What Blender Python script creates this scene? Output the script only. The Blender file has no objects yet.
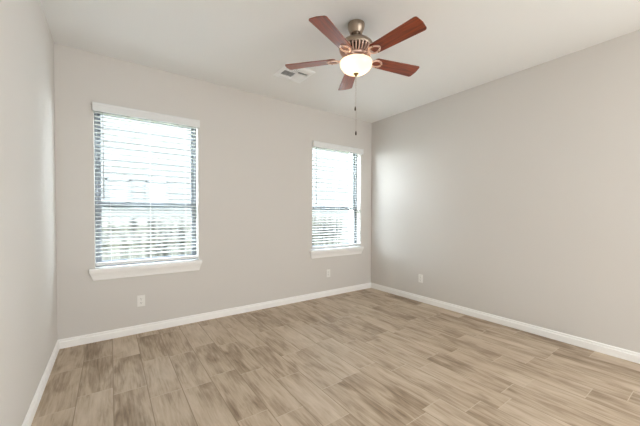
import bpy, bmesh, math, random
from mathutils import Vector, Matrix

# ------------------------------------------------------------------ camera, world, lights
sc = bpy.context.scene
C = sc.collection
PI = math.pi
random.seed(7)

EYE = 1.2205
cam_d = bpy.data.cameras.new('camera')
cam_d.sensor_width = 36.0
cam_d.lens = 295.98 / 640 * 36
cam_d.shift_y = 6.38 / 640
cam_d.clip_start = 0.02
cam = bpy.data.objects.new('camera', cam_d)
C.objects.link(cam)
yaw, pitch, roll = 0.6164, -0.0163, 0.0020
fwd = Vector((math.sin(yaw) * math.cos(pitch), math.cos(yaw) * math.cos(pitch), math.sin(pitch)))
cam.matrix_world = (Matrix.Translation((0, 0, EYE)) @ fwd.to_track_quat('-Z', 'Y').to_matrix().to_4x4()
                    @ Matrix.Rotation(roll, 4, 'Z'))
sc.camera = cam

w = bpy.data.worlds.new('overcast_sky')
sc.world = w
w.use_nodes = True
wn = w.node_tree.nodes
wl = w.node_tree.links
bg = wn['Background']
tc = wn.new('ShaderNodeTexCoord')
sx = wn.new('ShaderNodeSeparateXYZ')
rp = wn.new('ShaderNodeValToRGB')
rp.color_ramp.elements[0].position = 0.0
rp.color_ramp.elements[0].color = (0.91, 0.96, 1.0, 1)
rp.color_ramp.elements[1].position = 0.6
rp.color_ramp.elements[1].color = (0.78, 0.88, 1.0, 1)
wl.new(tc.outputs['Generated'], sx.inputs[0])
wl.new(sx.outputs['Z'], rp.inputs[0])
wl.new(rp.outputs[0], bg.inputs['Color'])
bg.inputs['Strength'].default_value = 22.0


def area_light(name, loc, rot, sx_, sy_, power, col):
    d = bpy.data.lights.new(name, 'AREA')
    d.shape = 'RECTANGLE'
    d.size, d.size_y = sx_, sy_
    d.energy = power
    d.color = col
    o = bpy.data.objects.new(name, d)
    o.location = loc
    o.rotation_euler = rot
    C.objects.link(o)
    return o


# added fill light, unseen, set in a recess of the wall behind the camera
area_light('rear_fill_light', (2.2, -2.64, 1.22), (PI / 2, 0, 0), 2.3, 2.3, 62, (0.93, 0.97, 1.0))
# second added fill, brightening the left wall from a recess outside the view
area_light('side_fill_light', (3.5531 + 0.04, -1.7, 1.15), (PI / 2, 0, PI / 2), 1.5, 2.1, 58, (0.90, 0.96, 1.0))
# the daylight enters through the two windows: sampling portals in the openings
for px_ in (0.3465, 2.843):
    po = area_light('window_portal', (px_, 3.70, 1.46), (-PI / 2, 0, 0), 0.93, 1.52, 1, (1, 1, 1))
    po.data.cycles.is_portal = True

sc.view_settings.view_transform = 'Standard'
sc.view_settings.look = 'None'
sc.view_settings.gamma = 1
sc.view_settings.use_curve_mapping = False
sc.view_settings.exposure = 0.10
sc.cycles.max_bounces = 10
sc.cycles.diffuse_bounces = 6
sc.cycles.transparent_max_bounces = 12
sc.cycles.caustics_reflective = False
sc.cycles.caustics_refractive = False


# ------------------------------------------------------------------ materials
def mat(name, col, rough=0.6, metal=0.0, coat=0.0, spec=0.5):
    m = bpy.data.materials.new(name)
    m.use_nodes = True
    b = m.node_tree.nodes['Principled BSDF']
    b.inputs['Base Color'].default_value = (*col, 1)
    b.inputs['Roughness'].default_value = rough
    b.inputs['Metallic'].default_value = metal
    b.inputs['Specular IOR Level'].default_value = spec
    if coat:
        b.inputs['Coat Weight'].default_value = coat
        b.inputs['Coat Roughness'].default_value = 0.15
    return m


def srgb(r, g, b):
    f = lambda c: (c / 255 / 12.92) if c <= 10 else ((c / 255 + 0.055) / 1.055) ** 2.4
    return (f(r), f(g), f(b))


def painted(name, col, rough=0.85, bump=0.06, scale=220):
    m = mat(name, col, rough, spec=0.25)
    nt = m.node_tree
    N, L = nt.nodes, nt.links
    g = N.new('ShaderNodeNewGeometry')
    no = N.new('ShaderNodeTexNoise')
    no.inputs['Scale'].default_value = scale
    no.inputs['Detail'].default_value = 2
    bp = N.new('ShaderNodeBump')
    bp.inputs['Strength'].default_value = bump
    bp.inputs['Distance'].default_value = 0.001
    L.new(g.outputs['Position'], no.inputs['Vector'])
    L.new(no.outputs['Fac'], bp.inputs['Height'])
    L.new(bp.outputs[0], N['Principled BSDF'].inputs['Normal'])
    return m


M_wall = painted('greige_wall_paint', srgb(217, 213, 208))
M_ceil = painted('flat_ceiling_paint', srgb(240, 240, 238))
M_trim = painted('white_trim_paint', srgb(251, 250, 248), 0.45, 0.02)
M_blind = painted('white_faux_wood', srgb(232, 233, 233), 0.5, 0.02)
M_cord = mat('blind_cord', srgb(150, 150, 150), 0.7)
M_vinyl = painted('window_frame_vinyl', srgb(122, 126, 130), 0.5, 0.02)
M_plate = mat('outlet_plastic', srgb(240, 238, 234), 0.35)
M_slot = mat('outlet_slot', srgb(40, 38, 36), 0.6)
M_screw = mat('steel_screw', (0.6, 0.6, 0.6), 0.35, 1.0)
M_duct = mat('duct_shade', srgb(44, 49, 58), 0.8)
M_vent = painted('vent_enamel', srgb(252, 253, 253), 0.4, 0.01)
M_bob = mat('dark_bronze_bob', srgb(70, 55, 42), 0.4, 0.6)
M_brass = mat('aged_brass', srgb(150, 125, 85), 0.3, 1.0)


def metal_brushed(name, col, rough, metal=1.0):
    m = mat(name, col, rough, metal)
    nt = m.node_tree
    N, L = nt.nodes, nt.links
    t = N.new('ShaderNodeTexCoord')
    mp = N.new('ShaderNodeMapping')
    mp.inputs['Scale'].default_value = (8, 8, 400)
    no = N.new('ShaderNodeTexNoise')
    no.inputs['Scale'].default_value = 3
    mr = N.new('ShaderNodeMapRange')
    mr.inputs['To Min'].default_value = rough - 0.06
    mr.inputs['To Max'].default_value = rough + 0.1
    L.new(t.outputs['Object'], mp.inputs[0])
    L.new(mp.outputs[0], no.inputs['Vector'])
    L.new(no.outputs['Fac'], mr.inputs['Value'])
    L.new(mr.outputs[0], N['Principled BSDF'].inputs['Roughness'])
    return m


M_nickel = metal_brushed('brushed_nickel', srgb(166, 150, 134), 0.3)
M_iron = metal_brushed('cast_blade_iron', srgb(238, 205, 190), 0.42, 0.55)  # pinkish tint puts the bulb's warm glow into the metal colour


def wood_blade():
    m = mat('mahogany_blade', (0.2, 0.05, 0.02), 0.34, coat=0.4)
    nt = m.node_tree
    N, L = nt.nodes, nt.links
    t = N.new('ShaderNodeTexCoord')
    mp = N.new('ShaderNodeMapping')
    mp.inputs['Scale'].default_value = (5, 70, 40)
    no = N.new('ShaderNodeTexNoise')
    no.inputs['Scale'].default_value = 1.0
    no.inputs['Detail'].default_value = 6
    no.inputs['Distortion'].default_value = 0.6
    r = N.new('ShaderNodeValToRGB')
    r.color_ramp.elements[0].position = 0.3
    r.color_ramp.elements[0].color = (*srgb(88, 34, 11), 1)
    r.color_ramp.elements[1].position = 0.7
    r.color_ramp.elements[1].color = (*srgb(162, 66, 20), 1)
    L.new(t.outputs['Object'], mp.inputs[0])
    L.new(mp.outputs[0], no.inputs['Vector'])
    L.new(no.outputs['Fac'], r.inputs[0])
    L.new(r.outputs[0], N['Principled BSDF'].inputs['Base Color'])
    return m


M_blade = wood_blade()


def frosted_bowl():
    m = bpy.data.materials.new('frosted_glass_bowl')
    m.use_nodes = True
    nt = m.node_tree
    N, L = nt.nodes, nt.links
    N.remove(N['Principled BSDF'])
    out = N['Material Output']
    tr = N.new('ShaderNodeBsdfTranslucent')
    tr.inputs['Color'].default_value = (0.20, 0.165, 0.12, 1)
    df = N.new('ShaderNodeBsdfDiffuse')
    df.inputs['Color'].default_value = (0.76, 0.70, 0.61, 1)
    gl = N.new('ShaderNodeBsdfGlossy')
    gl.inputs['Roughness'].default_value = 0.2
    em = N.new('ShaderNodeEmission')
    em.inputs['Color'].default_value = (1.0, 0.89, 0.72, 1)
    em.inputs['Strength'].default_value = 0.42
    m1 = N.new('ShaderNodeMixShader')
    m1.inputs[0].default_value = 0.35
    m2 = N.new('ShaderNodeMixShader')
    m2.inputs[0].default_value = 0.05
    ad = N.new('ShaderNodeAddShader')
    L.new(tr.outputs[0], m1.inputs[1])
    L.new(df.outputs[0], m1.inputs[2])
    L.new(m1.outputs[0], m2.inputs[1])
    L.new(gl.outputs[0], m2.inputs[2])
    L.new(m2.outputs[0], ad.inputs[0])
    L.new(em.outputs[0], ad.inputs[1])
    L.new(ad.outputs[0], out.inputs[0])
    return m


M_bowl = frosted_bowl()


def glass():
    m = bpy.data.materials.new('window_glass')
    m.use_nodes = True
    nt = m.node_tree
    N, L = nt.nodes, nt.links
    N.remove(N['Principled BSDF'])
    out = N['Material Output']
    t = N.new('ShaderNodeBsdfTransparent')
    t.inputs['Color'].default_value = (0.95, 0.97, 0.97, 1)
    g = N.new('ShaderNodeBsdfGlossy')
    g.inputs['Roughness'].default_value = 0.01
    x = N.new('ShaderNodeMixShader')
    x.inputs[0].default_value = 0.012
    L.new(t.outputs[0], x.inputs[1])
    L.new(g.outputs[0], x.inputs[2])
    L.new(x.outputs[0], out.inputs[0])
    return m


M_glass = glass()


PW, PL = 0.197, 0.59


def plank_floor():
    m = mat('wood_look_plank_tile', (0.4, 0.3, 0.2), 0.5, spec=0.35)
    nt = m.node_tree
    N, L = nt.nodes, nt.links

    def mth(op, a, b=None, c=None):
        n = N.new('ShaderNodeMath')
        n.operation = op
        for i, v in enumerate((a, b, c)):
            if v is None:
                continue
            if isinstance(v, (int, float)):
                n.inputs[i].default_value = v
            else:
                L.new(v, n.inputs[i])
        return n.outputs[0]

    g = N.new('ShaderNodeNewGeometry')
    s = N.new('ShaderNodeSeparateXYZ')
    L.new(g.outputs['Position'], s.inputs[0])
    X, Y = s.outputs['X'], s.outputs['Y']
    u = mth('DIVIDE', mth('ADD', X, PW * 20 - 0.008), PW)
    row = mth('FLOOR', u)
    fu = mth('FRACT', u)
    wn1 = N.new('ShaderNodeTexWhiteNoise')
    wn1.noise_dimensions = '1D'
    L.new(row, wn1.inputs['W'])
    v = mth('ADD', mth('DIVIDE', mth('ADD', Y, 20.0), PL), wn1.outputs['Value'])
    col = mth('FLOOR', v)
    fv = mth('FRACT', v)
    cb = N.new('ShaderNodeCombineXYZ')
    L.new(row, cb.inputs[0])
    L.new(col, cb.inputs[1])
    wn2 = N.new('ShaderNodeTexWhiteNoise')
    wn2.noise_dimensions = '3D'
    L.new(cb.outputs[0], wn2.inputs['Vector'])
    # distance to the joint, metres
    du = mth('MULTIPLY', mth('MINIMUM', fu, mth('SUBTRACT', 1.0, fu)), PW)
    dv = mth('MULTIPLY', mth('MINIMUM', fv, mth('SUBTRACT', 1.0, fv)), PL)
    dj = mth('MINIMUM', du, dv)
    joint = N.new('ShaderNodeMapRange')
    joint.inputs['From Min'].default_value = 0.0013
    joint.inputs['From Max'].default_value = 0.0034
    joint.inputs['To Min'].default_value = 1.0
    joint.inputs['To Max'].default_value = 0.0
    L.new(dj, joint.inputs['Value'])
    # grain coordinates shifted per tile
    sh = N.new('ShaderNodeVectorMath')
    sh.operation = 'MULTIPLY_ADD'
    L.new(wn2.outputs['Color'], sh.inputs[0])
    sh.inputs[1].default_value = (37, 53, 91)
    L.new(g.outputs['Position'], sh.inputs[2])

    def noise(scale_vec, detail, dist, rough=0.55):
        mp = N.new('ShaderNodeMapping')
        mp.inputs['Scale'].default_value = scale_vec
        L.new(sh.outputs[0], mp.inputs[0])
        n = N.new('ShaderNodeTexNoise')
        n.inputs['Scale'].default_value = 1.0
        n.inputs['Detail'].default_value = detail
        n.inputs['Roughness'].default_value = rough
        n.inputs['Distortion'].default_value = dist
        L.new(mp.outputs[0], n.inputs['Vector'])
        return n.outputs['Fac']

    n1 = noise((13, 2.6, 1), 5, 1.0)
    n2 = noise((75, 5, 1), 4, 0.5)
    n3 = noise((5, 1.6, 1), 2, 0.4)
    a = mth('MULTIPLY_ADD', n1, 0.44, mth('MULTIPLY', n2, 0.32))
    a = mth('ADD', a, mth('MULTIPLY', n3, 0.36))
    a = mth('ADD', a, mth('MULTIPLY', mth('SUBTRACT', wn2.outputs['Value'], 0.5), 0.10))
    r = N.new('ShaderNodeValToRGB')
    e = r.color_ramp.elements
    e[0].position = 0.40
    e[0].color = (*srgb(136, 116, 95), 1)
    e[1].position = 0.72
    e[1].color = (*srgb(206, 189, 169), 1)
    k = e.new(0.49)
    k.color = (*srgb(165, 145, 123), 1)
    k = e.new(0.57)
    k.color = (*srgb(187, 168, 146), 1)
    L.new(a, r.inputs[0])
    mx = N.new('ShaderNodeMix')
    mx.data_type = 'RGBA'
    L.new(joint.outputs[0], mx.inputs['Factor'])
    L.new(r.outputs[0], mx.inputs['A'])
    jr = N.new('ShaderNodeValToRGB')
    jr.color_ramp.elements[0].position = 0.35
    jr.color_ramp.elements[0].color = (*srgb(146, 127, 105), 1)
    jr.color_ramp.elements[1].position = 0.65
    jr.color_ramp.elements[1].color = (*srgb(200, 184, 163), 1)
    L.new(mth('GREATER_THAN', du, dv), jr.inputs[0])      # end joints pale, long edges dark
    L.new(jr.outputs[0], mx.inputs['B'])
    b = N['Principled BSDF']
    L.new(mx.outputs['Result'], b.inputs['Base Color'])
    bp = N.new('ShaderNodeBump')
    bp.inputs['Strength'].default_value = 0.4
    bp.inputs['Distance'].default_value = 0.0015
    hh = mth('SUBTRACT', mth('MULTIPLY', n2, 0.3), joint.outputs[0])
    L.new(hh, bp.inputs['Height'])
    L.new(bp.outputs[0], b.inputs['Normal'])
    return m


M_floor = plank_floor()


def fence_wood():
    m = mat('weathered_cedar', (0.3, 0.28, 0.25), 0.85, spec=0.2)
    nt = m.node_tree
    N, L = nt.nodes, nt.links
    g = N.new('ShaderNodeNewGeometry')
    mp = N.new('ShaderNodeMapping')
    mp.inputs['Scale'].default_value = (7.2, 3, 1.2)
    no = N.new('ShaderNodeTexNoise')
    no.inputs['Scale'].default_value = 1.6
    no.inputs['Detail'].default_value = 5
    r = N.new('ShaderNodeValToRGB')
    r.color_ramp.elements[0].position = 0.35
    r.color_ramp.elements[0].color = (*srgb(66, 65, 62), 1)
    r.color_ramp.elements[1].position = 0.65
    r.color_ramp.elements[1].color = (*srgb(146, 144, 138), 1)
    L.new(g.outputs['Position'], mp.inputs[0])
    L.new(mp.outputs[0], no.inputs['Vector'])
    L.new(no.outputs['Fac'], r.inputs[0])
    L.new(r.outputs[0], N['Principled BSDF'].inputs['Base Color'])
    return m


M_fence = fence_wood()
M_siding = painted('stone_grey_lap_siding', srgb(92, 92, 91), 0.7, 0.02)
M_outer = painted('outer_brick_tone', srgb(120, 108, 98), 0.9, 0.2)
M_roof = painted('grey_shingle', srgb(95, 95, 95), 0.9, 0.2)
M_lawn = painted('dry_grass', srgb(150, 155, 120), 0.95, 0.3, 60)
M_dark = mat('neighbour_window_glass', srgb(98, 99, 100), 0.6, spec=0.2)


# ------------------------------------------------------------------ mesh helpers
def box(bm, x0, x1, y0, y1, z0, z1, rot=None):
    co = [(x, y, z) for x in (x0, x1) for y in (y0, y1) for z in (z0, z1)]
    c = Vector(((x0 + x1) / 2, (y0 + y1) / 2, (z0 + z1) / 2))
    vs = []
    for p in co:
        p = Vector(p)
        if rot is not None:
            p = c + rot @ (p - c)
        vs.append(bm.verts.new(p))
    for f in ((0, 1, 3, 2), (4, 6, 7, 5), (0, 4, 5, 1), (2, 3, 7, 6), (0, 2, 6, 4), (1, 5, 7, 3)):
        bm.faces.new([vs[i] for i in f])


def prism(bm, profile, frame_fn, t0, t1, fn0=None, fn1=None):
    """sweep a closed 2-D profile between two ends; frame_fn(t, a, b) -> point"""
    A = [bm.verts.new(frame_fn(fn0(a, b) if fn0 else t0, a, b)) for a, b in profile]
    B = [bm.verts.new(frame_fn(fn1(a, b) if fn1 else t1, a, b)) for a, b in profile]
    n = len(profile)
    for i in range(n):
        bm.faces.new((A[i], A[(i + 1) % n], B[(i + 1) % n], B[i]))
    bm.faces.new(A[::-1])
    bm.faces.new(B)


def lathe(bm, prof, c=(0, 0, 0), n=48, cap0=False, cap1=False):
    rings = []
    for r, z in prof:
        if r < 1e-6:
            rings.append([bm.verts.new((c[0], c[1], c[2] + z))])
        else:
            rings.append([bm.verts.new((c[0] + r * math.cos(2 * PI * i / n), c[1] + r * math.sin(2 * PI * i / n),
                                        c[2] + z)) for i in range(n)])
    for a, b in zip(rings, rings[1:]):
        for i in range(n):
            j = (i + 1) % n
            if len(a) == 1:
                bm.faces.new((a[0], b[j], b[i]))
            elif len(b) == 1:
                bm.faces.new((a[i], a[j], b[0]))
            else:
                bm.faces.new((a[i], a[j], b[j], b[i]))
    if cap0 and len(rings[0]) > 1:
        bm.faces.new(rings[0][::-1])
    if cap1 and len(rings[-1]) > 1:
        bm.faces.new(rings[-1])


def cyl(bm, p0, p1, r, n=10):
    p0, p1 = Vector(p0), Vector(p1)
    d = (p1 - p0).normalized()
    a = d.orthogonal().normalized()
    b = d.cross(a)
    A, B = [], []
    for i in range(n):
        o = (a * math.cos(2 * PI * i / n) + b * math.sin(2 * PI * i / n)) * r
        A.append(bm.verts.new(p0 + o))
        B.append(bm.verts.new(p1 + o))
    for i in range(n):
        j = (i + 1) % n
        bm.faces.new((A[i], A[j], B[j], B[i]))
    bm.faces.new(A[::-1])
    bm.faces.new(B)


def outline(bm, pts, z0, z1):
    """closed outline in xy, extruded in z"""
    prism(bm, pts, lambda t, a, b: (a, b, t), z0, z1)


def ring(bm, o_pts, i_pts, z0, z1):
    n = len(o_pts)
    V = [[bm.verts.new((x, y, z)) for x, y in pts] for pts in (o_pts, i_pts) for z in (z0, z1)]
    oo0, oo1, ii0, ii1 = V
    for i in range(n):
        j = (i + 1) % n
        bm.faces.new((oo0[i], oo0[j], oo1[j], oo1[i]))
        bm.faces.new((ii0[j], ii0[i], ii1[i], ii1[j]))
        bm.faces.new((oo0[j], oo0[i], ii0[i], ii0[j]))
        bm.faces.new((oo1[i], oo1[j], ii1[j], ii1[i]))


def obj(name, bm, m, parent=None, bevel=0.0, smooth=False, loc=None):
    bmesh.ops.recalc_face_normals(bm, faces=bm.faces)
    me = bpy.data.meshes.new(name)
    bm.to_mesh(me)
    bm.free()
    me.materials.append(m)
    o = bpy.data.objects.new(name, me)
    C.objects.link(o)
    if parent:
        o.parent = parent
    if loc:
        o.location = loc
    if smooth:
        for p in me.polygons:
            p.use_smooth = True
        try:
            me.set_sharp_from_angle(angle=math.radians(38))
        except Exception:
            pass
    if bevel:
        b = o.modifiers.new('bevel', 'BEVEL')
        b.width = bevel
        b.segments = 2
        b.limit_method = 'ANGLE'
        b.angle_limit = math.radians(40)
    return o


def empty(name, loc=(0, 0, 0), parent=None):
    o = bpy.data.objects.new(name, None)
    o.location = loc
    o.empty_display_size = 0.1
    C.objects.link(o)
    if parent:
        o.parent = parent
    return o


def tag(o, label=None, cat=None, group=None, kind=None):
    if label:
        o['label'] = label
    if cat:
        o['category'] = cat
    if group:
        o['group'] = group
    if kind:
        o['kind'] = kind
    return o


def BM():
    return bmesh.new()


# ------------------------------------------------------------------ room shell
H = 2.743
D = 3.538           # back wall face
XL, XR = -0.3973, 3.5531
YR = -2.6           # wall behind the camera
WT = 0.16           # outer wall thickness
WIN = [(-0.122, 0.815), (2.368, 3.318)]
WZ0, WZ1 = 0.690, 2.262

b = BM()
box(b, XL - 0.12, XR + 0.12, YR - 0.12, D + WT, -0.12, 0)
tag(obj('floor', b, M_floor), 'grey brown wood-look plank tile floor', kind='structure')
b = BM()
box(b, XL - 0.12, XR + 0.12, YR - 0.12, D + WT, H, H + 0.12)
tag(obj('ceiling', b, M_ceil), 'flat white ceiling', kind='structure')
b = BM()
box(b, XL - 0.12, XL, YR - 0.12, D + WT, 0, H)
tag(obj('wall_left', b, M_wall), 'greige painted left wall', kind='structure')
b = BM()
box(b, XR, XR + 0.12, YR - 0.12, -2.5, 0, H)
box(b, XR, XR + 0.12, -0.9, D + WT, 0, H)
box(b, XR, XR + 0.12, -2.5, -0.9, 2.25, H)
box(b, XR + 0.08, XR + 0.12, -2.5, -0.9, 0, 2.25)  # back of the unseen recess added to hold the side fill light
tag(obj('wall_right', b, M_wall), 'greige painted right wall', kind='structure')
# back wall with the two window openings, one connected skin
b = BM()
xs = [XL, WIN[0][0], WIN[0][1], WIN[1][0], WIN[1][1], XR]
zs = [0, WZ0, WZ1, H]
gv = {}
for yi, y in enumerate((D, D + WT)):
    for i, x in enumerate(xs):
        for j, z in enumerate(zs):
            gv[i, j, yi] = b.verts.new((x, y, z))
solid = lambda i, j: 0 <= i < 5 and 0 <= j < 3 and not (j == 1 and i in (1, 3))
for i in range(5):
    for j in range(3):
        if not solid(i, j):
            continue
        for yi in (0, 1):
            b.faces.new([gv[i, j, yi], gv[i + 1, j, yi], gv[i + 1, j + 1, yi], gv[i, j + 1, yi]])
        for (di, dj), (p, q) in (((-1, 0), ((i, j), (i, j + 1))), ((1, 0), ((i + 1, j), (i + 1, j + 1))),
                                 ((0, -1), ((i, j), (i + 1, j))), ((0, 1), ((i, j + 1), (i + 1, j + 1)))):
            if not solid(i + di, j + dj):
                b.faces.new([gv[(*p, 0)], gv[(*q, 0)], gv[(*q, 1)], gv[(*p, 1)]])
tag(obj('wall_back', b, M_wall), 'greige painted back wall with two window openings', kind='structure')
# wall behind the camera, with a closed recess added for the fill light
b = BM()
OX0, OX1, OZ = 1.0, 3.4, 2.42
box(b, XL, OX0, YR - 0.12, YR, 0, H)
box(b, OX1, XR, YR - 0.12, YR, 0, H)
box(b, OX0, OX1, YR - 0.12, YR, OZ, H)
box(b, OX0, OX1, YR - 0.12, YR - 0.08, 0, OZ)
tag(obj('wall_rear', b, M_wall), 'greige wall behind the camera with recess added for fill light', kind='structure')

# baseboards: tall flat lower board, small step and eased top
BT = 0.014
bprof = [(0, 0), (BT, 0), (BT, 0.056), (BT - 0.0015, 0.060), (0.0085, 0.0625), (0.0085, 0.074), (0.0065, 0.081),
         (0.003, 0.084), (0, 0.084)]
b = BM()
prism(b, bprof, lambda t, a, z: (XL + a, t, z), YR, D, fn1=lambda a, z: D - a)
tag(obj('baseboard_left', b, M_trim), 'white baseboard along the left wall', kind='structure')
b = BM()
prism(b, bprof, lambda t, a, z: (t, D - a, z), XL, XR, fn0=lambda a, z: XL + a, fn1=lambda a, z: XR - a)
tag(obj('baseboard_back', b, M_trim), 'white baseboard along the window wall', kind='structure')
b = BM()
prism(b, bprof, lambda t, a, z: (XR - a, t, z), -0.9, D, fn1=lambda a, z: D - a)
prism(b, bprof, lambda t, a, z: (XR - a, t, z), YR, -2.5)
tag(obj('baseboard_right', b, M_trim), 'white baseboard along the right wall', kind='structure')


# ------------------------------------------------------------------ windows (structure) and their blinds
def make_window(idx, x0, x1, where):
    W = x1 - x0
    root = empty('window_%d' % idx, ((x0 + x1) / 2, D + 0.12, WZ0))
    tag(root, '%s single-hung window in the back wall' % where, kind='structure')
    ox, oy, oz = root.location

    def part(name, b, m, **k):
        bmesh.ops.translate(b, verts=b.verts, vec=(-ox, -oy, -oz))
        return obj(name, b, m, root, **k)

    zb = WZ0 + 0.012
    fy0, fy1 = D + 0.095, D + 0.158
    fw = 0.022
    fh = 0.015
    zm = 1.318
    b = BM()
    box(b, x0, x0 + fw, fy0, fy1, zb, WZ1)
    box(b, x1 - fw, x1, fy0, fy1, zb, WZ1)
    box(b, x0 + fw, x1 - fw, fy0, fy1, WZ1 - fh, WZ1)
    box(b, x0 + fw, x1 - fw, fy0, fy1, zb, zb + fw)
    part('window_frame', b, M_vinyl, bevel=0.003)
    sw = 0.029
    a0, a1 = x0 + fw, x1 - fw
    # upper sash (outer track) and lower sash (inner track)
    for nm, ya, yb, za, zt in (('upper_sash', D + 0.128, D + 0.150, zm - 0.026, WZ1 - fh),
                               ('lower_sash', D + 0.102, D + 0.126, zb + fw, zm + 0.022)):
        b = BM()
        box(b, a0, a0 + sw, ya, yb, za, zt)
        box(b, a1 - sw, a1, ya, yb, za, zt)
        box(b, a0 + sw, a1 - sw, ya, yb, zt - 0.030, zt)
        box(b, a0 + sw, a1 - sw, ya, yb, za, za + 0.034)
        s = part(nm, b, M_vinyl, bevel=0.002)
        b = BM()
        ym = (ya + yb) / 2
        box(b, a0 + sw - 0.004, a1 - sw + 0.004, ym - 0.002, ym + 0.002, za + 0.030, zt - 0.030)
        bmesh.ops.translate(b, verts=b.verts, vec=(-ox, -oy, -oz))
        obj('pane', b, M_glass, s)
        if nm == 'lower_sash':
            for f in (0.28, 0.72):
                b = BM()
                cx = a0 + (a1 - a0) * f
                box(b, cx - 0.022, cx + 0.022, ya - 0.0, ya + 0.018, zt - 0.001, zt + 0.012)
                box(b, cx - 0.006, cx + 0.020, ya - 0.010, ya + 0.006, zt + 0.008, zt + 0.018)
                bmesh.ops.translate(b, verts=b.verts, vec=(-ox, -oy, -oz))
                obj('sash_lock', b, M_vinyl, s)
    # stool with horns and rounded nose
    b = BM()
    box(b, x0 + 0.0005, x1 - 0.0005, D - 0.002, fy0, WZ0, WZ0 + 0.010)
    box(b, x0 - 0.046, x1 + 0.030, D - 0.044, D, WZ0 - 0.016, WZ0 + 0.010)
    part('window_sill', b, M_trim, bevel=0.004)
    # apron: crown-shaped moulding with returned ends
    b = BM()
    pr = [(0, WZ0 - 0.016), (0.036, WZ0 - 0.016), (0.036, WZ0 - 0.026), (0.031, WZ0 - 0.038), (0.022, WZ0 - 0.056),
          (0.015, WZ0 - 0.078), (0.014, WZ0 - 0.098), (0.010, WZ0 - 0.104), (0, WZ0 - 0.104)]
    k = 0.036
    inset = lambda z: (WZ0 - 0.016 - z) / 0.088 * 0.030
    prism(b, pr, lambda t, a, z: (t, D - a, z), 0, 0, fn0=lambda a, z: x0 - 0.044 + inset(z),
          fn1=lambda a, z: x1 + 0.028 - inset(z) * 0.8)
    part('apron', b, M_trim)
    return root


make_window(1, *WIN[0], 'left')
make_window(2, *WIN[1], 'right')

TILT = math.radians(5)
PITCH = 0.0385


def make_blind(x0, x1, label):
    root = empty('window_blind', ((x0 + x1) / 2, D + 0.035, WZ1))
    tag(root, label, 'blind', 'white slatted blinds in the two windows')
    cx, cy, cz = root.location
    a0, a1 = x0 + 0.006 - cx, x1 - 0.006 - cx
    # valance in front, with routed top edge and short returns
    b = BM()
    vt, vb = 2.269 - cz, 2.190 - cz
    fy = D - 0.047 - cy
    pv = [(0.016, vb), (0.002, vb), (0, vb + 0.004), (0, vt - 0.020), (-0.004, vt - 0.012), (-0.006, vt - 0.003),
          (-0.004, vt), (0.016, vt)]
    e0, e1 = x0 - 0.006 - cx, x1 + 0.010 - cx
    prism(b, pv, lambda t, a, z: (t, fy + a, z), e0, e1)
    obj('valance', b, M_blind, root)
    b = BM()
    box(b, e0, e0 + 0.012, fy + 0.016, D - cy, vb, vt)
    obj('valance_return', b, M_blind, root)
    b = BM()
    box(b, e1 - 0.012, e1, fy + 0.016, D - cy, vb, vt)
    obj('valance_return', b, M_blind, root)
    b = BM()
    box(b, a0, a1, -0.026, 0.026, 2.214 - cz, WZ1 - 0.002 - cz)
    obj('headrail', b, M_blind, root, bevel=0.002)
    # slats
    b = BM()
    z = 2.196
    R = Matrix.Rotation(TILT, 3, 'X')
    last = z
    while z > 0.775:
        n = 5
        hw, th = 0.0245, 0.0036
        top, bot = [], []
        for i in range(n + 1):
            y = -hw + 2 * hw * i / n
            crown = 0.0022 * (1 - (y / hw) ** 2)
            top.append(R @ Vector((0, y, crown + th / 2)))
            bot.append(R @ Vector((0, y, crown - th / 2)))
        loop = top + bot[::-1]
        A = [b.verts.new((a0, p.y, z - cz + p.z)) for p in loop]
        B = [b.verts.new((a1, p.y, z - cz + p.z)) for p in loop]
        m = len(loop)
        for i in range(m):
            b.faces.new((A[i], A[(i + 1) % m], B[(i + 1) % m], B[i]))
        b.faces.new(A[::-1])
        b.faces.new(B)
        last = z
        z -= PITCH
    obj('slats', b, M_blind, root)
    b = BM()
    box(b, a0, a1, -0.025, 0.025, 0.722 - cz, 0.750 - cz)
    obj('bottom_rail', b, M_blind, root, bevel=0.003)
    # ladder cords, front and back
    Wd = a1 - a0
    for f in (0.13, 0.5, 0.87):
        b = BM()
        for yy in (-0.027, 0.027):
            cyl(b, (a0 + Wd * f, yy, 2.214 - cz), (a0 + Wd * f, yy, 0.735 - cz), 0.0011, 6)
        obj('ladder_cord', b, M_blind, root)
    # tilt wand at the left
    b = BM()
    wx = a0 + 0.066
    cyl(b, (wx, -0.034, 2.214 - cz), (wx, -0.036, 1.385 - cz), 0.0034, 8)
    cyl(b, (wx, -0.036, 1.40 - cz), (wx, -0.036, 1.370 - cz), 0.0050, 8)
    obj('tilt_wand', b, M_cord, root)
    return root


make_blind(*WIN[0], 'white wide-slat blind filling the left window, nearest the left wall')
make_blind(*WIN[1], 'white wide-slat blind filling the right window, beside the far room corner')


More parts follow.
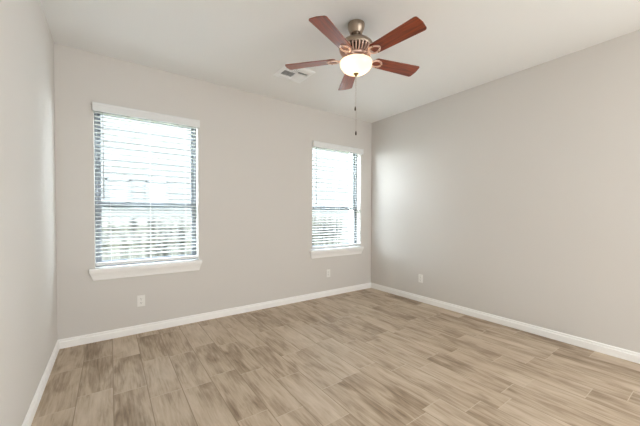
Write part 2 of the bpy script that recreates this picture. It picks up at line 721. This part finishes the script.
# ------------------------------------------------------------------ outlets
def make_outlet():
    root = empty('wall_outlet')
    # local: x across, y = -out of the wall, z up
    b = BM()
    box(b, -0.035, 0.035, -0.005, 0.0, -0.0575, 0.0575)
    obj('cover_plate', b, M_plate, root, bevel=0.002)
    for s in (1, -1):
        b = BM()
        cz = s * 0.0205
        pts = []
        for i in range(24):
            a = 2 * PI * i / 24
            pts.append((0.0165 * math.cos(a), max(-0.0125, min(0.0125, 0.0165 * math.sin(a)))))
        prism(b, pts, lambda t, x, z: (x, t, z + cz), -0.0068, -0.0045)
        r = obj('receptacle', b, M_plate, root)
        for x, hh in ((-0.0062, 0.0042), (0.0062, 0.0034)):
            b = BM()
            box(b, x - 0.0011, x + 0.0011, -0.0072, -0.0062, cz + 0.003 - hh, cz + 0.003 + hh)
            obj('slot', b, M_slot, r)
        b = BM()
        lp = [(0.0026 * math.cos(2 * PI * i / 12), max(-0.002, 0.0026 * math.sin(2 * PI * i / 12))) for i in range(12)]
        prism(b, lp, lambda t, x, z: (x, t, z + cz - 0.0085), -0.0072, -0.0062)
        obj('ground_hole', b, M_slot, r)
    b = BM()
    cyl(b, (0, -0.0062, 0), (0, -0.004, 0), 0.003, 12)
    obj('screw', b, M_screw, root)
    return root


def copy_tree(o, parent=None):
    c = o.copy()
    C.objects.link(c)
    if parent:
        c.parent = parent
    for ch in list(o.children):
        copy_tree(ch, c)
    return c


ol = make_outlet()
o2 = copy_tree(ol)
o3 = copy_tree(ol)
for o, loc, rz, lab in (
        (ol, (0.252, D, 0.330), 0, 'white duplex outlet on the back wall under the left window'),
        (o2, (2.660, D, 0.340), 0, 'white duplex outlet low on the back wall under the right window'),
        (o3, (XR, 2.563, 0.326), -PI / 2, 'white duplex outlet alone on the blank right wall')):
    o.location = loc
    o.rotation_euler = (0, 0, rz)
    tag(o, lab, 'outlet', 'wall outlets above the baseboard')

# ------------------------------------------------------------------ ceiling register
vx0, vx1, vy0, vy1 = 1.462, 1.802, 2.630, 2.952
vcx, vcy = (vx0 + vx1) / 2, (vy0 + vy1) / 2
vent = empty('air_vent', (vcx, vcy, H))
tag(vent, 'white square louvred air register on the ceiling beside the fan', 'vent')
hw, hd = (vx1 - vx0) / 2, (vy1 - vy0) / 2
iw, idp = hw - 0.038, hd - 0.038
rect = lambda x, y: [(-x, -y), (x, -y), (x, y), (-x, y)]
b = BM()
n = 4
V = []
for (x, y), z in (((hw, hd), 0), ((hw, hd), -0.004), ((hw - 0.012, hd - 0.012), -0.012), ((iw, idp), -0.012),
                  ((iw, idp), -0.001)):
    V.append([b.verts.new((px, py, z)) for px, py in rect(x, y)])
for A, B in zip(V, V[1:]):
    for i in range(4):
        b.faces.new((A[i], A[(i + 1) % 4], B[(i + 1) % 4], B[i]))
obj('vent_frame', b, M_vent, vent)
b = BM()
box(b, -iw, iw, -idp, idp, -0.003, -0.0005)
obj('duct_dark_plate', b, M_duct, vent)  # flat dark plate, its colour standing in for shade inside the duct
# mullions of the three-way face
b = BM()
box(b, 0.004, 0.010, -idp, idp, -0.013, -0.004)
box(b, -iw, iw, -0.040, -0.034, -0.013, -0.004)
obj('mullion', b, M_vent, vent)


def louvres(x0, x1, y0, y1, along, ang, step=0.0125, wd=0.015):
    b = BM()
    if along == 'x':
        R = Matrix.Rotation(ang, 3, 'X')
        t = y0 + step / 2
        while t < y1:
            box(b, x0, x1, t - wd / 2, t + wd / 2, -0.0090, -0.0078, R)
            t += step
    else:
        R = Matrix.Rotation(ang, 3, 'Y')
        t = x0 + step / 2
        while t < x1:
            box(b, t - wd / 2, t + wd / 2, y0, y1, -0.0090, -0.0078, R)
            t += step
    obj('louvre_bank', b, M_vent, vent)


louvres(-iw, 0.004, -0.034, 0.066, 'x', math.radians(42), 0.0143, 0.0115)
louvres(-iw, 0.004, 0.070, idp, 'x', math.radians(8))
louvres(0.010, iw, -0.034, idp, 'y', math.radians(-6))
louvres(-iw, 0.004, -idp, -0.040, 'x', math.radians(14))
louvres(0.010, iw, -idp, -0.074, 'y', math.radians(14))
louvres(0.010, iw, -0.068, -0.040, 'x', math.radians(42), 0.0143, 0.0115)

# ------------------------------------------------------------------ ceiling fan
FK = 1.063
FX, FY = 1.520 * FK, 1.680 * FK
fan = empty('ceiling_fan', (FX, FY, H))
tag(fan, 'five blade ceiling fan with mahogany blades, nickel motor and lit glass bowl', 'ceiling fan')
fan.scale = (FK, FK, FK)
Z = lambda z: z - EYE - (H - EYE) / FK      # fan-local height

b = BM()
lathe(b, [(0.060, 0), (0.063, -0.003), (0.063, -0.022), (0.060, -0.036), (0.053, -0.052), (0.047, -0.064),
          (0.044, -0.074), (0.036, -0.077), (0.028, -0.070), (0.024, -0.050)], n=48, cap0=True)
obj('canopy', b, M_nickel, fan, smooth=True)
b = BM()
lathe(b, [(0.0, -0.048), (0.018, -0.052), (0.024, -0.063), (0.020, -0.074), (0.012, -0.080), (0.012, -0.100),
          (0.020, -0.102), (0.020, Z(2.538)), (0, Z(2.538))], n=32)
obj('downrod', b, M_nickel, fan, smooth=True)
# motor housing: smooth dome
b = BM()
lathe(b, [(0.0, Z(2.540)), (0.036, Z(2.540)), (0.040, Z(2.534)), (0.072, Z(2.529)), (0.102, Z(2.517)),
          (0.122, Z(2.500)), (0.129, Z(2.482)), (0.129, Z(2.472)), (0.124, Z(2.465)), (0.0, Z(2.465))], n=64)
obj('motor_housing', b, M_nickel, fan, smooth=True)
# vented lower shell: conical dark core and ribs
b = BM()
lathe(b, [(0.108, Z(2.463)), (0.100, Z(2.445)), (0.078, Z(2.418)), (0.0, Z(2.418))], n=48)
obj('motor_core', b, mat('motor_shadow_steel', srgb(70, 58, 50), 0.5, 0.8), fan, smooth=True)
b = BM()
for i in range(30):
    a = 2 * PI * i / 30
    ca, sa = math.cos(a), math.sin(a)
    tx, ty = -sa, ca
    pr_ = [(0.100, Z(2.464)), (0.126, Z(2.464)), (0.122, Z(2.446)), (0.100, Z(2.420)), (0.084, Z(2.413)), (0.074, Z(2.413))]
    prism(b, pr_, lambda t, r, z: (ca * r + tx * t, sa * r + ty * t, z), -0.0042, 0.0042)
obj('vent_rib_ring', b, M_iron, fan)
b = BM()
lathe(b, [(0.0, Z(2.420)), (0.088, Z(2.420)), (0.092, Z(2.412)), (0.088, Z(2.402)), (0.070, Z(2.398)), (0.0, Z(2.398))], n=48)
obj('flywheel', b, M_iron, fan, smooth=True)
# light kit fitter and rim
b = BM()
lathe(b, [(0.0, Z(2.399)), (0.052, Z(2.399)), (0.056, Z(2.385)), (0.075, Z(2.376)), (0.105, Z(2.372)), (0.112, Z(2.368)),
          (0.105, Z(2.364)), (0.0, Z(2.366))], n=48)
obj('light_fitter', b, M_iron, fan, smooth=True)
# frosted bowl
b = BM()
prof = [(0.112, Z(2.366)), (0.118, Z(2.369)), (0.121, Z(2.362))]
for i in range(1, 13):
    t = i / 12 * PI / 2
    prof.append((0.121 * math.cos(t) ** 0.85 if i < 12 else 0.0, Z(2.362) - 0.080 * math.sin(t)))
lathe(b, prof, n=64)
bowl = obj('light_bowl', b, M_bowl, fan, smooth=True)
tag(bowl, 'lit frosted cream glass bowl')
# finial
b = BM()
lathe(b, [(0.0, Z(2.288)), (0.019, Z(2.2865)), (0.020, Z(2.281)), (0.013, Z(2.276)), (0.011, Z(2.271)), (0.0075, Z(2.266)),
          (0.004, Z(2.262)), (0, Z(2.261))], n=24)
obj('finial', b, M_brass, fan, smooth=True)

# blades
PH0 = 3.536
BP = 0.1856
BZ = 2.394
RT = 0.556


def blade_outline():
    pts = []
    r0, r1 = 0.150, RT
    w0, w1 = 0.050, 0.066
    # root, rounded
    for i in range(7):
        a = PI / 2 + PI * i / 6
        pts.append((r0 + 0.020 + 0.020 * math.cos(a), (w0) * math.sin(a)))
    # tip corners, rounded, slightly bowed end
    rc = 0.018
    for i in range(6):
        a = -PI / 2 + PI / 2 * i / 5
        pts.append((r1 - rc - 0.006 + rc * math.cos(a), -w1 + rc + rc * math.sin(a)))
    pts.append((r1, 0))
    for i in range(6):
        a = PI / 2 * i / 5
        pts.append((r1 - rc - 0.006 + rc * math.cos(a), w1 - rc + rc * math.sin(a)))
    return pts


def oval(cx, a, b_, n=28, k=0.0):
    return [(cx + a * math.cos(2 * PI * i / n), b_ * math.sin(2 * PI * i / n) * (1 + k * math.cos(2 * PI * i / n)))
            for i in range(n)]


b = BM()
outline(b, blade_outline(), -0.003, 0.003)
blade = obj('blade', b, M_blade, fan, bevel=0.0012)
# blade iron: arm, open oval medallion, inner leaf and screws
b = BM()
ring(b, oval(0.178, 0.050, 0.040, k=-0.15), oval(0.178, 0.037, 0.026, k=-0.15), -0.011, -0.0035)
prism(b, [(0.062, -0.017), (0.100, -0.013), (0.134, -0.016), (0.140, 0.016), (0.100, 0.013), (0.062, 0.017)],
      lambda t, x, y: (x, y, t), -0.012, -0.004)
# scrolls either side of the arm
for s in (1, -1):
    pts = [(0.100 + 0.020 * math.cos(2 * PI * i / 18), s * 0.024 + 0.014 * math.sin(2 * PI * i / 18)) for i in range(18)]
    pin = [(0.100 + 0.012 * math.cos(2 * PI * i / 18), s * 0.024 + 0.007 * math.sin(2 * PI * i / 18)) for i in range(18)]
    ring(b, pts, pin, -0.013, -0.005)
iron = obj('blade_iron', b, M_iron, blade, bevel=0.0015)
for k_, (x, y) in enumerate(((0.222, 0.0), (0.190, 0.033), (0.190, -0.033))):
    b = BM()
    lathe(b, [(0.0, -0.0145), (0.004, -0.0135), (0.005, -0.0115), (0.0, -0.0110)], c=(x, y, 0), n=12)
    obj('screw', b, M_brass, blade, smooth=True)
blades = [blade]
for k_ in range(4):
    c = blade.copy()
    C.objects.link(c)
    for ch in list(blade.children):
        d = ch.copy()
        C.objects.link(d)
        d.parent = c
    blades.append(c)
for k_, o in enumerate(blades):
    o.location = (0, 0, Z(BZ) + 0.002)
    o.rotation_euler = (Matrix.Rotation(PH0 + 2 * PI * k_ / 5, 3, 'Z') @ Matrix.Rotation(-BP, 3, 'X')).to_euler()

# pull chains with bobs
for dx, zb_ in ((-0.006, 2.036), (0.002, 1.853)):
    b = BM()
    z = 2.262
    while z > zb_:
        lathe(b, [(0, 0.0014), (0.0012, 0.0007), (0.0012, -0.0007), (0, -0.0014)], c=(dx, 0, Z(z)), n=6)
        z -= 0.0034
    cyl(b, (dx, 0, Z(2.264)), (dx, 0, Z(zb_)), 0.0004, 5)
    ch = obj('pull_chain', b, M_nickel, fan)
    b = BM()
    lathe(b, [(0, 0.0), (0.003, -0.001), (0.0045, -0.006), (0.0058, -0.014), (0.0060, -0.026), (0.0045, -0.031), (0, -0.032)],
          c=(dx, 0, Z(zb_)), n=16)
    obj('chain_bob', b, M_bob, ch, smooth=True)

for dx in (-0.055, 0.055):
    ld = bpy.data.lights.new('fan_bulb', 'POINT')
    ld.energy = 2.6
    ld.color = (1.0, 0.80, 0.55)
    ld.shadow_soft_size = 0.028
    lo = bpy.data.objects.new('fan_bulb', ld)
    lo.location = (dx, 0, Z(2.336))
    lo.parent = fan
    C.objects.link(lo)

# ------------------------------------------------------------------ outside the windows
GZ = -0.45
b = BM()
box(b, -12, 22, D + WT + 0.02, 30, GZ - 0.1, GZ)
tag(obj('ground_outside', b, M_lawn), 'dry lawn outside the windows', kind='structure')

FYY = 6.0
fence = empty('wooden_fence', (1.0, FYY, GZ))
tag(fence, 'weathered grey wooden picket fence in the side yard seen through blinds', 'fence')
FL0, FL1 = -3.5 - 1.0, 4.82 - 1.0
b = BM()
x = FL0
while x < FL1 - 0.1:
    h = 1.62 + random.uniform(-0.012, 0.012)
    wd = 0.135
    yj = random.uniform(-0.004, 0.004)
    prism(b, [(x, 0.03), (x + wd, 0.03), (x + wd, h - 0.03), (x + wd - 0.03, h), (x + 0.03, h), (x, h - 0.03)],
          lambda t, a, z: (a, t + yj, z), 0.0, 0.016)
    x += wd + random.uniform(0.006, 0.016)
obj('pickets', b, M_fence, fence)
for z in (0.28, 1.22, 1.50):
    b = BM()
    box(b, FL0, FL1, -0.04, -0.004, z - 0.04, z + 0.04)
    obj('rail', b, M_fence, fence)
x = FL0 + 0.1
while x < FL1 + 0.05:
    b = BM()
    box(b, x - 0.045, x + 0.045, -0.13, -0.041, 0, 1.58)
    obj('post', b, M_fence, fence)
    x += 2.05

# outer shell of this house: long brick side wall either side of the room, and the roof with its eave
b = BM()
box(b, -9.0, XL - 0.125, D - 0.05, D + WT, GZ, H + 0.12)
box(b, XR + 0.125, 12.5, D - 0.05, D + WT, GZ, H + 0.12)
box(b, XL - 0.125, XR + 0.125, D + 0.02, D + WT, GZ, -0.125)
tag(obj('wall_outer', b, M_outer), 'outer side wall of the house beyond the room', kind='structure')
b = BM()
prism(b, [(D + 0.62, 2.88), (D + 0.62, 3.02), (-1.6, 5.0), (-7.0, 3.0), (-7.0, 2.88)], lambda t, a, z: (t, a, z), -9.4, 12.9)
tag(obj('roof_eave', b, M_roof), 'roof and eave of the house above the windows', kind='structure')

house = empty('neighbour_house', (4.5, 10.5, GZ))
tag(house, 'pale sided neighbouring house beyond the fence behind the windows', 'house')
b = BM()
HX0, HX1, HH = -6.2, 4.6, 5.6
# lap siding: sawtooth profile
pf = []
z = 0.0
while z < HH:
    pf += [(-0.025, z), (-0.002, z + 0.18)]
    z += 0.18
pf = [(5.0, 0.0)] + pf + [(5.0, z)]
prism(b, pf, lambda t, a, zz: (t, a, zz), HX0, HX1)
obj('house_wall', b, M_siding, house)
b = BM()
prism(b, [(-0.45, HH - 0.02), (-0.45, HH + 0.16), (2.5, HH + 1.1), (5.4, HH + 0.16), (5.4, HH - 0.02)],
      lambda t, a, zz: (t, a, zz), HX0 - 0.4, HX1 + 0.4)
obj('house_roof', b, M_roof, house)
for wx in (-4.30, -3.30):
    b = BM()
    ww, z0, z1 = 0.62, 1.9, 3.0 - 0.3
    for q in ((wx - ww / 2, wx - ww / 2 + 0.05, z0, z1), (wx + ww / 2 - 0.05, wx + ww / 2, z0, z1),
              (wx - ww / 2, wx + ww / 2, z0, z0 + 0.05), (wx - ww / 2, wx + ww / 2, z1 - 0.05, z1)):
        box(b, q[0], q[1], -0.06, -0.005, q[2], q[3])
    f = obj('house_window', b, M_roof, house)
    b = BM()
    box(b, wx - ww / 2 + 0.05, wx + ww / 2 - 0.05, -0.040, -0.026, z0 + 0.05, z1 - 0.05)
    obj('house_pane', b, M_dark, f)
